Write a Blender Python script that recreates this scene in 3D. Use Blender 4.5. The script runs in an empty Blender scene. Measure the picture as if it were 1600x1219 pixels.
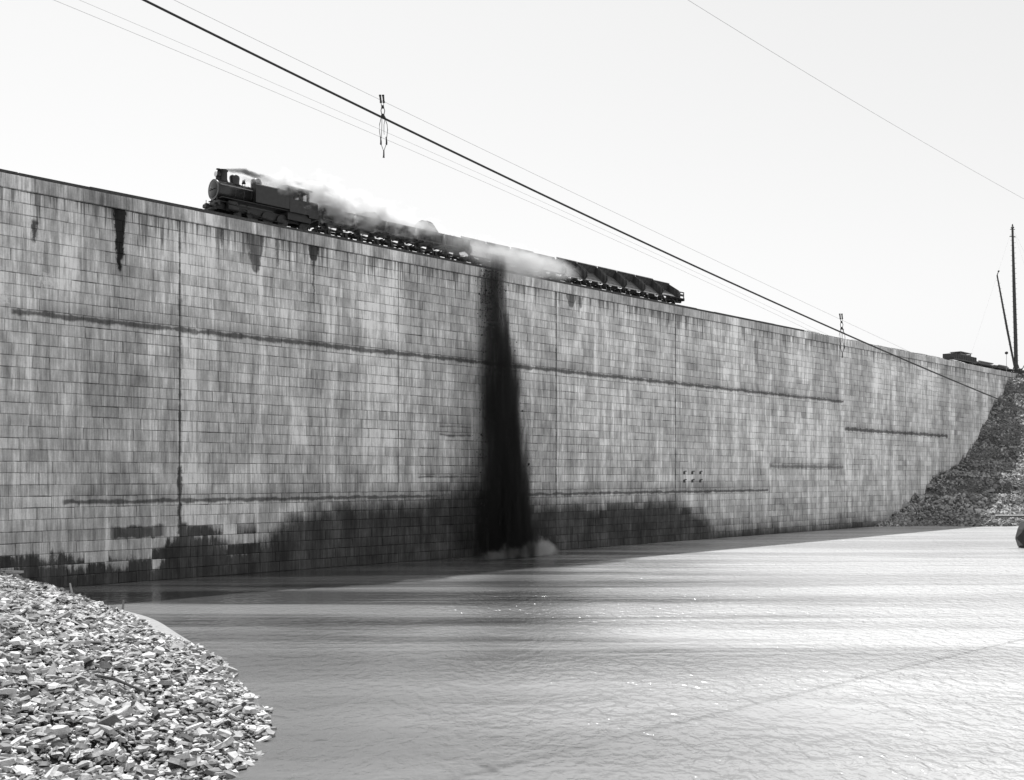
import bpy, math, random
import numpy as np
from mathutils import Vector, Matrix
random.seed(7); rng = np.random.default_rng(11)
R = math.radians
S2 = math.sqrt(0.5)

# ------------------------------------------------------------------ camera, sky, sun, exposure
scene = bpy.context.scene
CAM_H = 8.8
cam_d = bpy.data.cameras.new("camera"); cam = bpy.data.objects.new("camera", cam_d)
scene.collection.objects.link(cam)
cam.location = (0, 0, CAM_H); cam.rotation_euler = (R(90), 0, 0)
cam_d.sensor_width = 36; cam_d.lens = 36; cam_d.shift_y = 0.0847
cam_d.clip_start = 0.3; cam_d.clip_end = 9000
scene.camera = cam

sun_v = Vector(((-1 + 0.35) * S2, (1 + 0.35) * S2, 2.37)).normalized()
SUN_EL = math.asin(sun_v.z); SUN_AZ = math.atan2(sun_v.x, sun_v.y)
world = bpy.data.worlds.new("World"); scene.world = world; world.use_nodes = True
wn = world.node_tree; wn.nodes.clear()
sky = wn.nodes.new("ShaderNodeTexSky"); sky.sky_type = 'NISHITA'; sky.sun_disc = False
sky.sun_elevation = SUN_EL; sky.sun_rotation = SUN_AZ; sky.dust_density = 1.0; sky.air_density = 1.0
# an early plate sees blue only and renders it grey: the sky's blue channel as a grey value
sep = wn.nodes.new("ShaderNodeSeparateColor"); bg = wn.nodes.new("ShaderNodeBackground"); wo = wn.nodes.new("ShaderNodeOutputWorld")
hz = wn.nodes.new("ShaderNodeMath"); hz.operation = 'MULTIPLY_ADD'; hz.inputs[1].default_value = 0.5; hz.inputs[2].default_value = 2.6
wn.links.new(sky.outputs[0], sep.inputs[0]); wn.links.new(sep.outputs[2], hz.inputs[0])
wn.links.new(hz.outputs[0], bg.inputs[0]); wn.links.new(bg.outputs[0], wo.inputs[0])
bg.inputs[1].default_value = 0.12

sun_d = bpy.data.lights.new("sun", 'SUN'); sun_d.energy = 5.0; sun_d.angle = R(0.8); sun_d.color = (1, 1, 1)
sun = bpy.data.objects.new("sun", sun_d); scene.collection.objects.link(sun)
sun.rotation_euler = sun_v.to_track_quat('Z', 'Y').to_euler(); sun.location = (0, 0, 120)

scene.view_settings.view_transform = 'Standard'; scene.view_settings.look = 'None'
scene.view_settings.exposure = 0.47; scene.view_settings.gamma = 1.0
scene.render.engine = 'CYCLES'
scene.cycles.volume_max_steps = 256
scene.cycles.volume_bounces = 1
scene.cycles.max_bounces = 8

# ------------------------------------------------------------------ helpers
class MB:
    """collects shapes for ONE mesh object"""
    def __init__(s): s.v = []; s.f = []
    def add(s, vs, fs):
        b = len(s.v); s.v += [tuple(v) for v in vs]; s.f += [tuple(b + i for i in f) for f in fs]
    def box(s, c, d, rot=None, j=0):
        x, y, z = d[0] / 2, d[1] / 2, d[2] / 2
        vs = [Vector((a * x, b * y, e * z)) for a in (-1, 1) for b in (-1, 1) for e in (-1, 1)]
        if rot is not None: vs = [rot @ v for v in vs]
        vs = [v + Vector(c) + Vector([random.uniform(-j, j) for _ in range(3)]) for v in vs]
        s.add(vs, [(0, 1, 3, 2), (4, 6, 7, 5), (0, 4, 5, 1), (2, 3, 7, 6), (0, 2, 6, 4), (1, 5, 7, 3)])
    def tube(s, pts, r, n=8, caps=True):
        pts = [Vector(p) for p in pts]
        rs = r if isinstance(r, (list, tuple)) else [r] * len(pts)
        b = len(s.v); up = Vector((0, 0, 1))
        for i, p in enumerate(pts):
            t = (pts[min(i + 1, len(pts) - 1)] - pts[max(i - 1, 0)]).normalized()
            a = t.cross(up)
            if a.length < 0.05: a = t.cross(Vector((0, 1, 0)))
            a.normalize(); c = a.cross(t)
            for k in range(n):
                w = 2 * math.pi * k / n
                s.v.append(tuple(p + (a * math.cos(w) + c * math.sin(w)) * rs[i]))
        for i in range(len(pts) - 1):
            for k in range(n):
                s.f.append((b + i * n + k, b + i * n + (k + 1) % n, b + (i + 1) * n + (k + 1) % n, b + (i + 1) * n + k))
        if caps:
            s.f.append(tuple(b + k for k in range(n))[::-1]); s.f.append(tuple(b + (len(pts) - 1) * n + k for k in range(n)))
    def lathe(s, c, prof, n=20, axis='z'):
        """prof: list of (r, h) from bottom to top"""
        b = len(s.v)
        for r_, h in prof:
            for k in range(n):
                w = 2 * math.pi * k / n; u, v = r_ * math.cos(w), r_ * math.sin(w)
                p = {'z': (u, v, h), 'x': (h, u, v), 'y': (u, h, v)}[axis]
                s.v.append((c[0] + p[0], c[1] + p[1], c[2] + p[2]))
        for i in range(len(prof) - 1):
            for k in range(n):
                s.f.append((b + i * n + k, b + i * n + (k + 1) % n, b + (i + 1) * n + (k + 1) % n, b + (i + 1) * n + k))
        s.f.append(tuple(b + k for k in range(n))[::-1]); s.f.append(tuple(b + (len(prof) - 1) * n + k for k in range(n)))
    def prism(s, prof, x0, x1):
        """prof: (y, z) outline pushed along x"""
        n = len(prof); b = len(s.v)
        s.v += [(x0, y, z) for y, z in prof] + [(x1, y, z) for y, z in prof]
        for k in range(n): s.f.append((b + k, b + (k + 1) % n, b + n + (k + 1) % n, b + n + k))
        s.f.append(tuple(b + k for k in range(n))[::-1]); s.f.append(tuple(b + n + k for k in range(n)))
    def build(s, name, m, parent=None, smooth=False):
        me = bpy.data.meshes.new(name); me.from_pydata(s.v, [], s.f); me.validate(); me.update()
        if smooth:
            for p in me.polygons: p.use_smooth = len(p.vertices) <= 4
        me.materials.append(m)
        return link(name, me, parent)
def link(name, me, parent=None):
    o = bpy.data.objects.new(name, me); scene.collection.objects.link(o)
    if parent: o.parent = parent
    return o
def empty(name, loc=(0, 0, 0), rz=0, parent=None):
    o = bpy.data.objects.new(name, None); scene.collection.objects.link(o)
    o.location = loc; o.rotation_euler = (0, 0, rz); o.empty_display_size = 0.2
    if parent: o.parent = parent
    return o
def tag(o, label=None, cat=None, group=None, kind=None):
    for k, v in (('label', label), ('category', cat), ('group', group), ('kind', kind)):
        if v: o[k] = v
    return o
def children(o): return [c for c in scene.collection.objects if c.parent == o]
def copy_tree(o, parent=None):
    c = o.copy(); scene.collection.objects.link(c); c.parent = parent
    for ch in children(o): copy_tree(ch, c)
    return c
def mesh_arrays(name, V, polys, m, tone=None, smooth=False):
    """polys: list of int arrays (n, k); tone: per-face values in the same order"""
    me = bpy.data.meshes.new(name)
    me.vertices.add(len(V)); me.vertices.foreach_set("co", np.asarray(V, np.float32).ravel())
    tot = sum(p.size for p in polys); nf = sum(len(p) for p in polys)
    me.loops.add(tot); me.polygons.add(nf)
    me.loops.foreach_set("vertex_index", np.concatenate([p.ravel() for p in polys]).astype(np.int32))
    ln = np.concatenate([np.full(len(p), p.shape[1]) for p in polys]).astype(np.int32)
    st = np.concatenate([[0], np.cumsum(ln)[:-1]]).astype(np.int32)
    me.polygons.foreach_set("loop_start", st); me.polygons.foreach_set("loop_total", ln)
    me.polygons.foreach_set("use_smooth", np.full(nf, smooth, dtype=bool))
    if tone is not None:
        a = me.attributes.new("tone", 'FLOAT', 'FACE'); a.data.foreach_set("value", np.asarray(tone, np.float32))
    me.update(calc_edges=True); me.validate()
    me.materials.append(m)
    return me

# frame of the wall: s runs along it, p stands out of it towards the camera, z up
WALL0 = Vector((-39.0, 78.05, 0)); WH = 32.0
def W(s, p, z=0.0): return Vector((WALL0.x + (s + p) * S2, WALL0.y + (s - p) * S2, z))
TRK = -1.9             # track centre, behind the face

# ------------------------------------------------------------------ node helper
class NT:
    def __init__(s, name):
        s.m = bpy.data.materials.new(name); s.m.use_nodes = True; s.t = s.m.node_tree; s.t.nodes.clear()
        s.out = s.t.nodes.new("ShaderNodeOutputMaterial"); s.obj = None
    def n(s, typ, **kw):
        x = s.t.nodes.new(typ)
        for k, v in kw.items(): setattr(x, k, v)
        return x
    def set(s, sock, v):
        if hasattr(v, 'is_linked') or isinstance(v, bpy.types.NodeSocket): s.t.links.new(v, sock)
        elif v is not None: sock.default_value = v
    def math(s, op, a, b=None, c=None, clamp=False):
        x = s.n("ShaderNodeMath", operation=op, use_clamp=clamp)
        for i, v in enumerate((a, b, c)):
            if v is not None: s.set(x.inputs[i], v)
        return x.outputs[0]
    def add(s, a, b): return s.math('ADD', a, b)
    def mul(s, a, b): return s.math('MULTIPLY', a, b)
    def sub(s, a, b): return s.math('SUBTRACT', a, b)
    def coords(s):
        if s.obj is None:
            tc = s.n("ShaderNodeTexCoord"); s.obj = tc.outputs['Object']
            sp = s.n("ShaderNodeSeparateXYZ"); s.t.links.new(s.obj, sp.inputs[0]); s.X, s.Y, s.Z = sp.outputs
        return s.obj
    def scaled(s, sx, sy, sz, off=(0, 0, 0)):
        mp = s.n("ShaderNodeMapping"); s.t.links.new(s.coords(), mp.inputs[0])
        mp.inputs['Scale'].default_value = (sx, sy, sz); mp.inputs['Location'].default_value = off
        return mp.outputs[0]
    def noise(s, scale=(1, 1, 1), det=3, rough=0.5, off=(0, 0, 0), dist=0.0):
        x = s.n("ShaderNodeTexNoise"); x.inputs['Scale'].default_value = 1.0
        x.inputs['Detail'].default_value = det; x.inputs['Roughness'].default_value = rough; x.inputs['Distortion'].default_value = dist
        s.t.links.new(s.scaled(*scale, off), x.inputs['Vector']); return x.outputs[0]
    def step(s, v, lo, hi, o0=0.0, o1=1.0, kind='SMOOTHSTEP'):
        x = s.n("ShaderNodeMapRange", interpolation_type=kind, clamp=True) if kind != 'SMOOTHSTEP' else s.n("ShaderNodeMapRange", interpolation_type=kind)
        for i, q in enumerate((v, lo, hi, o0, o1)): s.set(x.inputs[i], q)
        return x.outputs[0]
    def lerp(s, a, b, f):
        x = s.n("ShaderNodeMix", data_type='FLOAT'); s.set(x.inputs[0], f); s.set(x.inputs[2], a); s.set(x.inputs[3], b); return x.outputs[0]
    def curve(s, v, pts, lo=None, hi=None):
        """piecewise-smooth function through pts [(x, y)]"""
        xs = [p[0] for p in pts]; ys = [p[1] for p in pts]
        x0, x1 = min(xs), max(xs); y0, y1 = min(ys), max(ys); dy = (y1 - y0) or 1
        fc = s.n("ShaderNodeFloatCurve"); cm = fc.mapping; c = cm.curves[0]
        q = [((a - x0) / (x1 - x0), (b - y0) / dy) for a, b in pts]
        c.points[0].location = q[0]; c.points[1].location = q[-1]
        for a, b in q[1:-1]: c.points.new(a, b)
        for p in c.points: p.handle_type = 'VECTOR'
        cm.extend = 'HORIZONTAL'; cm.update()
        s.set(fc.inputs['Value'], s.step(v, x0, x1, 0.0, 1.0, 'LINEAR'))
        return s.math('MULTIPLY_ADD', fc.outputs[0], dy, y0)
    def grey(s, v):
        x = s.n("ShaderNodeCombineColor"); 
        for i in range(3): s.set(x.inputs[i], v)
        return x.outputs[0]
    def bump(s, h, strength=0.5, dist=0.1):
        b = s.n("ShaderNodeBump"); b.inputs['Strength'].default_value = strength; b.inputs['Distance'].default_value = dist
        s.set(b.inputs['Height'], h); return b.outputs[0]
    def principled(s, val, rough=0.8, normal=None, spec=0.3, metallic=0.0, ior=None):
        b = s.n("ShaderNodeBsdfPrincipled"); s.set(b.inputs['Base Color'], s.grey(val) if not isinstance(val, float) else (val, val, val, 1))
        s.set(b.inputs['Roughness'], rough); b.inputs['Specular IOR Level'].default_value = spec; b.inputs['Metallic'].default_value = metallic
        if ior: b.inputs['IOR'].default_value = ior
        if normal: s.t.links.new(normal, b.inputs['Normal'])
        s.t.links.new(b.outputs[0], s.out.inputs['Surface']); return b
def simple(name, v, rough=0.7, var=0.35, scale=6, spec=0.3, bump=0.3, metallic=0.0, streak=False):
    t = NT(name); n = t.noise((scale, scale, scale * (0.25 if streak else 1)), 5, 0.6)
    val = t.mul(t.step(n, 0.25, 0.75, 1 - var, 1 + var, 'LINEAR'), v)
    t.principled(val, rough, t.bump(n, bump, 0.03), spec, metallic); return t.m

M = {}
M['iron'] = simple('black_iron', 0.022, 0.5, 0.5, 5, 0.4, 0.3)
M['boiler'] = simple('boiler_paint', 0.018, 0.38, 0.4, 3, 0.5, 0.15)
M['rim'] = simple('worn_steel', 0.30, 0.35, 0.4, 5, 0.5)
M['ring'] = simple('dull_ring', 0.09, 0.45, 0.4, 5, 0.5)
M['lens'] = simple('lamp_glass', 0.75, 0.15, 0.1, 3, 0.6)
M['wood_dark'] = simple('creosoted_timber', 0.06, 0.85, 0.5, 4, 0.2, 0.6)
M['wood'] = simple('weathered_timber', 0.20, 0.85, 0.4, 4, 0.2, 0.6)
M['wood_pale'] = simple('pale_timber', 0.5, 0.8, 0.2, 4, 0.2, 0.5)
M['car'] = simple('dump_car_steel', 0.06, 0.7, 0.7, 3, 0.25, 0.5, streak=True)
M['car_in'] = simple('scoured_car_floor', 0.15, 0.8, 0.7, 2.2, 0.25, 0.6)
M['earth'] = simple('dark_earth', 0.07, 0.95, 0.6, 3, 0.1, 1.0)
M['rope'] = simple('wire_rope', 0.03, 0.6, 0.2, 8, 0.3)
M['rope_thin'] = simple('thin_wire_rope', 0.35, 0.6, 0.2, 8, 0.3)
M['ballast'] = simple('ballast', 0.13, 0.95, 0.7, 5, 0.1, 1.0)
M['tar'] = simple('tarred_hull', 0.02, 0.5, 0.5, 2, 0.4, 0.3)
M['concrete'] = simple('rough_concrete', 0.28, 0.9, 0.4, 1.5, 0.2, 0.6)

# ------------------------------------------------------------------ wall material
def wall_material(name, base, coping=False, joint=False):
    t = NT(name); t.coords(); S, Z = t.X, t.Z
    at = t.n("ShaderNodeAttribute", attribute_name="tone").outputs['Fac']
    patch = t.noise((0.06, 1, 0.055), 4, 0.6, (3, 0, 9))                    # broad cloudy tone
    patch2 = t.noise((0.35, 1, 0.30), 4, 0.6, (31, 0, 2))
    column = t.noise((0.34, 1, 0.016), 3, 0.6, (17, 0, 5))                   # lime streaks down the face
    cs_ = t.n("ShaderNodeCombineXYZ"); t.set(cs_.inputs[0], t.add(t.mul(S, 5.0), t.mul(at, 260.0))); t.set(cs_.inputs[1], t.mul(at, 170.0)); t.set(cs_.inputs[2], t.mul(Z, .3))
    fb = t.n("ShaderNodeTexNoise"); fb.inputs['Scale'].default_value = 1; fb.inputs['Detail'].default_value = 4; fb.inputs['Roughness'].default_value = .7; t.t.links.new(cs_.outputs[0], fb.inputs['Vector'])
    fine = t.noise((5.5, 1, 0.14), 4, 0.7, (7, 0, 1))
    fine2 = t.noise((2.1, 1, 0.33), 3, 0.6, (2, 0, 41))
    grain = t.noise((7, 7, 7), 4, 0.6)
    v = t.mul(base, at)
    if joint: v = t.mul(v, t.math('MULTIPLY', t.step(t.noise((0.9, 1, 0.9), 4, .7, (60, 0, 4)), .35, .62, .45, 2.1), t.step(S, -30, 10, 1.1, 1.0)))
    v = t.mul(v, t.mul(t.step(patch, 0.36, 0.64, 0.80, 1.15, 'LINEAR'), t.step(t.noise((.16, 1, .10), 4, .65, (8, 0, 60)), .36, .64, .88, 1.08, 'LINEAR')))
    v = t.mul(v, t.step(patch2, 0.35, 0.65, 0.76, 1.16, 'LINEAR'))
    v = t.mul(v, t.mul(t.step(column, 0.44, 0.66, 0.90, 1.36), t.step(t.noise((1.3, 1, .012), 3, .7, (1, 0, 7)), .52, .70, 1.0, 1.30)))
    v = t.mul(v, t.step(fine, 0.34, 0.66, 0.76, 1.18, 'LINEAR'))
    v = t.mul(v, t.step(fb.outputs[0], 0.33, 0.67, 0.78, 1.22, 'LINEAR'))
    fine3 = t.noise((14, 1, 0.5), 3, 0.7, (7, 0, 21)); v = t.mul(v, t.step(fine3, 0.34, 0.66, 0.80, 1.16, 'LINEAR'))
    v = t.mul(v, t.step(fine2, 0.33, 0.67, 0.74, 1.18, 'LINEAR'))
    v = t.mul(v, t.step(grain, 0.3, 0.7, 0.9, 1.1, 'LINEAR'))
    # dirty streaks under the coping
    topd = t.math('SUBTRACT', WH - 1.1, Z)
    ln = t.step(t.noise((1.9, 1, 0.02), 4, 0.75, (5, 0, 77)), 0.47, 0.82, -0.4, 6.5, 'LINEAR')
    drip = t.step(t.sub(topd, ln), -0.9, 0.4, 0.58, 0.0)
    if coping: drip = t.mul(t.step(t.noise((1.6, 1, 0.2), 4, 0.7, (9, 0, 3)), 0.52, 0.68), 0.4)
    v = t.mul(v, t.sub(1.0, drip))
    dark = []
    wob = t.noise((1.1, 1, 0.5), 4, 0.65, (50, 0, 3))
    wobz = t.mul(t.sub(wob, 0.5), 1.0)
    wob2 = t.sub(t.noise((2.2, 1, 1.3), 5, 0.75, (20, 0, 3)), 0.5); wob3 = t.sub(t.noise((3.5, 1, 3.0), 5, 0.8, (2, 0, 33)), 0.5)
    if not coping:
        # single black seeps: (centre s, half width, top, bottom)
        for s0, hw, z1, z0, k in ((9.3, 0.62, 31, 25.6, 1.0), (22.0, 0.95, 31, 27.3, .75), (24.3, 0.28, 31, 28.2, .65), (28.3, 0.75, 31, 29.3, .9), (28.3, .17, 30, 24.6, .9),
                             (2.5, 0.30, 28.6, 26.9, .9), (65.3, 1.0, 31, 29.2, .7), (67.0, .5, 30.6, 29.3, .6), (87.3, 0.7, 31, 28.8, .5), (89.0, .25, 31, 27, .6), (18.6, .22, 31, 29, .7),
                             (14.6, .2, 24, 5, .5), (14.6, .27, 9.5, 1, .9), (14.9, .5, 4.6, 1, .9), (-1.6, .8, 15, 5, .45), (107, .7, 29, 25.5, .35), (121, 2.2, 24, 18, .3), (150, 1.6, 26, 19, .25)):
            ramp = t.step(Z, z0, z1, 0.0, 1.0, 'LINEAR')
            hwz = t.mul(t.math('POWER', ramp, 0.45), hw)
            d = t.math('ABSOLUTE', t.add(t.sub(S, s0), t.mul(wob2, 0.9)))
            mk = t.step(t.sub(d, hwz), -0.16, 0.07, k, 0.0)
            mk = t.mul(mk, t.step(Z, z0, z0 + .3)); mk = t.mul(mk, t.step(Z, z1 + .05, z1 + .4, 1.0, 0.0))
            dark.append(mk)
        # rough pour lines along the face
        for z0, sa, sb, th, k in ((21.5, 0.6, 134.6, .26, .8), (6.75, 4.5, 110.6, .22, .8), (10.4, 110.6, 134.6, .30, .6), (16.9, 134.6, 178, .34, .8), (13.3, 44, 49, .12, .8), (14.2, 44, 49, .1, .7), (8.8, 41, 50, .12, .8)):
            zc = t.add(z0, t.mul(t.sub(t.noise((0.35, 1, 0), 4, 0.6, (z0, 0, 0)), 0.5), 0.5))
            thn = t.mul(t.step(t.noise((0.8, 1, 0.6), 4, 0.7, (z0 * 3, 0, 0)), 0.3, 0.7, 0.25, 1.5, 'LINEAR'), th)
            d = t.math('ABSOLUTE', t.sub(Z, zc))
            mk = t.step(t.sub(d, thn), -0.14, 0.12, k, 0.0)
            mk = t.mul(mk, t.mul(t.step(S, sa, sa + .4), t.step(S, sb - .4, sb, 1.0, 0.0)))
            # grime above the line
            gz = t.mul(t.mul(t.step(t.sub(Z, z0), 0, .1), t.step(t.sub(Z, z0), .2, 1.7, .28, 0.0)), t.mul(t.step(S, sa, sa + .4), t.step(S, sb - .4, sb, 1.0, 0.0)))
            dark.append(t.math('MAXIMUM', mk, gz))
        # expansion joints, every 24 m
        for i, k in enumerate((.8, .45, .85, .8, .35, .5, .75)):
            d = t.math('ABSOLUTE', t.sub(S, 14.6 + 24 * i))
            wj = t.step(t.noise((0.1, 1, 0.9), 4, 0.7, (i * 7, 0, 0)), 0.4, 0.75, 0.05, 0.17, 'LINEAR')
            dark.append(t.step(t.sub(d, wj), -0.05, 0.05, k, 0.0))
        # wet, oily foot of the wall: upper edge as a curve of s
        top = t.curve(S, [(-70, 3.0), (-10, 2.6), (-4, 2.6), (-2, 1.9), (4, 2.2), (6, 1.6), (13, 1.3), (14, 4.4), (17.5, 3.6), (19, 2.4), (23, 2.9), (26, 5.2), (30, 6.1), (34, 6.7), (41, 6.4), (44, 7.6), (47.5, 8.2), (53, 7.2), (60, 5.9), (64, 6.0), (70, 5.6), (77, 5.9), (83, 5.8),
                          (86.5, 5.9), (90, 4.6), (93, 3.5), (96, 1.7), (100, 1.5), (110, 1.8), (112, 2.0), (114, 1.1), (122, 1.1), (134, 1.5), (150, 1.0), (158, 1.0), (240, 1.0)])
        jagk = t.step(S, 14, 30, 1.0, .25)
        jag = t.add(t.mul(t.mul(t.sub(at, 1.0), 7.0), jagk), t.add(t.mul(t.sub(t.noise((0.8, 1, 0.5), 6, 0.75, (12, 0, 3)), 0.5), 2.6), t.mul(t.sub(t.noise((3.5, 1, 0.25), 4, 0.7, (2, 0, 3)), 0.5), 2.4)))
        soft_ = t.step(S, 14, 34, .4, 1.7)
        wet = t.step(t.math('DIVIDE', t.add(t.sub(Z, top), jag), soft_), -1.0, 1.0, 0.97, 0.0)
        wetv = t.step(t.noise((0.5, 1, 0.22), 5, 0.65, (1, 0, 8)), 0.3, 0.72, 1.0, 0.88, 'LINEAR')
        wet = t.mul(wet, wetv)
        dark.append(wet)
        # hanging patch of oil by the left joint and at the frame's left edge
        for (a, b, z1, z0) in ((8.2, 13.6, 4.5, 3.7), (-8, -4.5, 3.7, 3.0), (-12, -8.8, 3.6, 3.0)):
            zz = t.add(Z, t.mul(wobz, 1.2))
            dark.append(t.mul(t.mul(t.step(zz, z0 - .1, z0 + .1), t.step(zz, z1, z1 + .3, 1.0, 0.0)), t.mul(t.step(S, a, a + .8, 0, .8), t.step(S, b - .8, b, 1.0, 0.0))))
    acc = None
    for d in dark: acc = d if acc is None else t.math('MAXIMUM', acc, d)
    if acc is not None:
        v = t.mul(v, t.sub(1.0, t.mul(acc, 0.96)))
    # pale spalls
    if not coping:
        pale = None
        for s0, z0, a, b in ((3.4, 24.2, .8, .8), (0.3, 22.6, .5, .9), (15.8, 9.0, 1.2, .35), (-0.4, 23.6, .4, .5), (67.9, 28.0, .9, .16), (85.2, 29.1, .35, .6)):
            e = t.add(t.math('POWER', t.math('DIVIDE', t.sub(S, s0), a), 2.0), t.math('POWER', t.math('DIVIDE', t.sub(Z, z0), b), 2.0))
            mk = t.step(t.add(e, t.mul(wob3, 6.0)), -.2, .8, .75, 0.0)
            pale = mk if pale is None else t.math('MAXIMUM', pale, mk)
        v = t.lerp(v, 0.75, pale)
    rough = 0.85
    nb = t.bump(t.add(grain, t.mul(patch2, .5)), 0.5, 0.05)
    t.principled(t.math('MINIMUM', v, 0.85), rough, nb, 0.25)
    return t.m
M['block'] = wall_material('wall_blocks', 0.61)
M['joint'] = wall_material('wall_joints', 0.15, joint=True)
M['coping'] = wall_material('coping_stone', 0.50, True)

# ------------------------------------------------------------------ the wall
dam = empty('dam_wall', WALL0, R(45))
tag(dam, 'high grey wall of coursed blocks, streaked and black with wet along its foot', 'dam wall')
S0, S1 = -70.0, 236.0
CH = (WH - 1.12) / 34
mb = MB()
mb.prism([(0.035, -3), (0.035, WH - 1.12), (0.2, WH - 0.02), (7.0, WH - 0.02), (16, -3)], S0, S1)
core = mb.build('wall_core', M['joint'], dam)
a = core.data.attributes.new("tone", 'FLOAT', 'FACE'); a.data.foreach_set("value", np.full(len(core.data.polygons), 1.0, np.float32))
Vb, Fb, Tb = [], [], []
def block(s0, s1, z0, z1, dpt, g, tone, out=0.0):
    b = len(Vb); e = 0.035; y = -out - dpt; gz_ = g * random.choice((1.0, 1.6, 2.4)); z0, z1 = z0 + gz_ - g, z1 - gz_ + g
    Vb.extend([(s0 + g, 0.05, z0 + g), (s1 - g, 0.05, z0 + g), (s1 - g, 0.05, z1 - g), (s0 + g, 0.05, z1 - g),
               (s0 + g, y + e, z0 + g), (s1 - g, y + e, z0 + g), (s1 - g, y + e, z1 - g), (s0 + g, y + e, z1 - g),
               (s0 + g + e, y, z0 + g + e), (s1 - g - e, y, z0 + g + e), (s1 - g - e, y, z1 - g - e), (s0 + g + e, y, z1 - g - e)])
    for k in range(4, 12):
        q_ = Vb[b + k]; jx = random.uniform(-.014, .014) * (2.2 if random.random() < .08 else 1); Vb[b + k] = (q_[0] + jx, q_[1], q_[2] + random.uniform(-.011, .011) * (2.5 if random.random() < .08 else 1))
    for k in range(4):
        Fb.append((b + k, b + (k + 1) % 4, b + 4 + (k + 1) % 4, b + 4 + k)); Fb.append((b + 4 + k, b + 4 + (k + 1) % 4, b + 8 + (k + 1) % 4, b + 8 + k))
    Fb.append((b + 8, b + 9, b + 10, b + 11)); Tb.extend([tone] * 9)
joints = [14.6 + 24 * i for i in range(-4, 10)]
for c in range(-2, 34):
    z0 = c * CH
    rowtone = random.gauss(1, .03)
    cuts = [S0]
    for a_, b_ in zip([S0] + joints, joints + [S1]):
        if b_ <= a_: continue
        x = a_ + random.choice((1.0, 1.6, 0.8))
        while x < b_ - 0.7:
            cuts.append(x); x += random.choice((2.0, 1.9, 1.7, 2.1, 1.5, 1.2, 2.2)) + random.uniform(-.1, .1)
        cuts.append(b_)
    for a_, b_ in zip(cuts[:-1], cuts[1:]):
        t_ = rowtone * min(1.3, max(.7, random.gauss(1.0, .055) * (0.86 if random.random() < .08 else 1) * (1.12 if random.random() < .07 else 1)))
        block(a_, b_, z0, z0 + CH, random.uniform(.0, .016), random.uniform(.006, .017), t_)
me = mesh_arrays('block_face', np.array(Vb), [np.array(Fb)], M['block'], Tb); link('block_face', me, dam)
# coping: long stones standing 12 cm proud
Vb, Fb, Tb = [], [], []
x = S0
while x < S1 - 1:
    L = random.uniform(2.6, 3.9)
    b = len(Vb); y = -0.13 + random.uniform(-.012, .012); z0 = WH - 1.06; z1 = WH + random.uniform(-.012, .012); g = .012; e = .04
    prof = [(1.3, z0), (y + e, z0), (y, z0 + e), (y, z1 - e), (y + e, z1), (1.3, z1)]
    for xx in (x + g, min(S1, x + L) - g):
        Vb.extend([(xx, q[0], q[1]) for q in prof])
    n = 6
    for k in range(n): Fb.append((b + k, b + (k + 1) % n, b + n + (k + 1) % n, b + n + k))
    tn = random.uniform(.86, 1.16); Tb.extend([tn] * 6); x += L
endq = []
for b in range(0, len(Vb), 12): endq += [(b + 5, b + 4, b + 3, b + 2, b + 1, b), tuple(b + 6 + k for k in range(6))]
me = mesh_arrays('coping', np.array(Vb), [np.array(Fb), np.array(endq)], M['coping'], Tb + [1.0] * len(endq)); link('coping', me, dam)
# small square drain holes low on the face
for r_ in range(2):
    for c_ in range(3):
        mb = MB(); sx, zz = 88.6 + 1.9 * c_, 9.35 - 1.15 * r_
        mb.box((sx, -.03, zz), (.42, .06, .40)); mb.box((sx + .3, -.025, zz + .22), (.5, .05, .12))
        mb.build('drain_hole', M['iron'], dam)
# earth and rubble lying along the crest behind the coping
mb = MB()
n = 260
for i in range(n):
    s_ = 112 + i * 0.36; env = min(1, i / 30, (n - i) / 60)
    h = (.5 + .16 * math.sin(i * .21) * math.sin(i * .057) + random.uniform(-.05, .05)) * env + .03
    for (yy, hh) in ((.15, 0.02), (.6, h * .7), (1.2, h), (2.6, h * .9), (4.5, .02)):
        mb.v.append((s_, yy, WH + hh + random.uniform(-.04, .04) * (hh > .05)))
for i in range(n - 1):
    for k in range(4):
        b = i * 5 + k; mb.f.append((b, b + 1, b + 6, b + 5))
crest = mb.build('earth_ridge', M['concrete']); crest.location = WALL0; crest.rotation_euler = (0, 0, R(45))
tag(crest, 'low ridge of pale earth and rubble lying behind the coping, right of the train', 'earth ridge', kind='structure')

# ------------------------------------------------------------------ railway track on the crest
track = empty('railway_track', W(0, TRK, WH), R(45)); tag(track, 'railway track laid along the top of the wall', 'railway track')
RAIL = 0.36
sl = None
def sleeper_mb(x, rnd):
    m_ = MB(); m_.box((x, rnd, .11), (.24, 3.35, .20), j=.012); return m_
far = MB()
for i in range(-30, 300):
    x = i * .64
    if x > 186: break
    if -4 <= i < 96: sleeper_mb(x, random.uniform(-.06, .06)).build('sleeper', M['wood_dark'], track)
    else: far.box((x, random.uniform(-.06, .06), .11), (.24, 3.35, .20), j=.012)
o = far.build('sleepers', M['wood_dark'], track); o['kind'] = 'stuff'
for y in (-.75, .75):
    mb = MB(); mb.prism([(y - .06, .21), (y + .06, .21), (y + .015, .24), (y + .015, .32), (y + .035, .325), (y + .035, RAIL), (y - .035, RAIL), (y - .035, .325), (y - .015, .32), (y - .015, .24)], -40, 186)
    mb.build('rail', M['iron'], track)
kb = MB(); x = -50
while x < 120:
    L_ = random.uniform(4, 6); kb.box((x + L_ / 2, -1.84 + random.uniform(-.03, .03), .14 + random.uniform(-.03, .02)), (L_ - .03, .22, .27), j=.015); x += L_
kb.build('edge_timber', M['wood_dark'], track)
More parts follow.
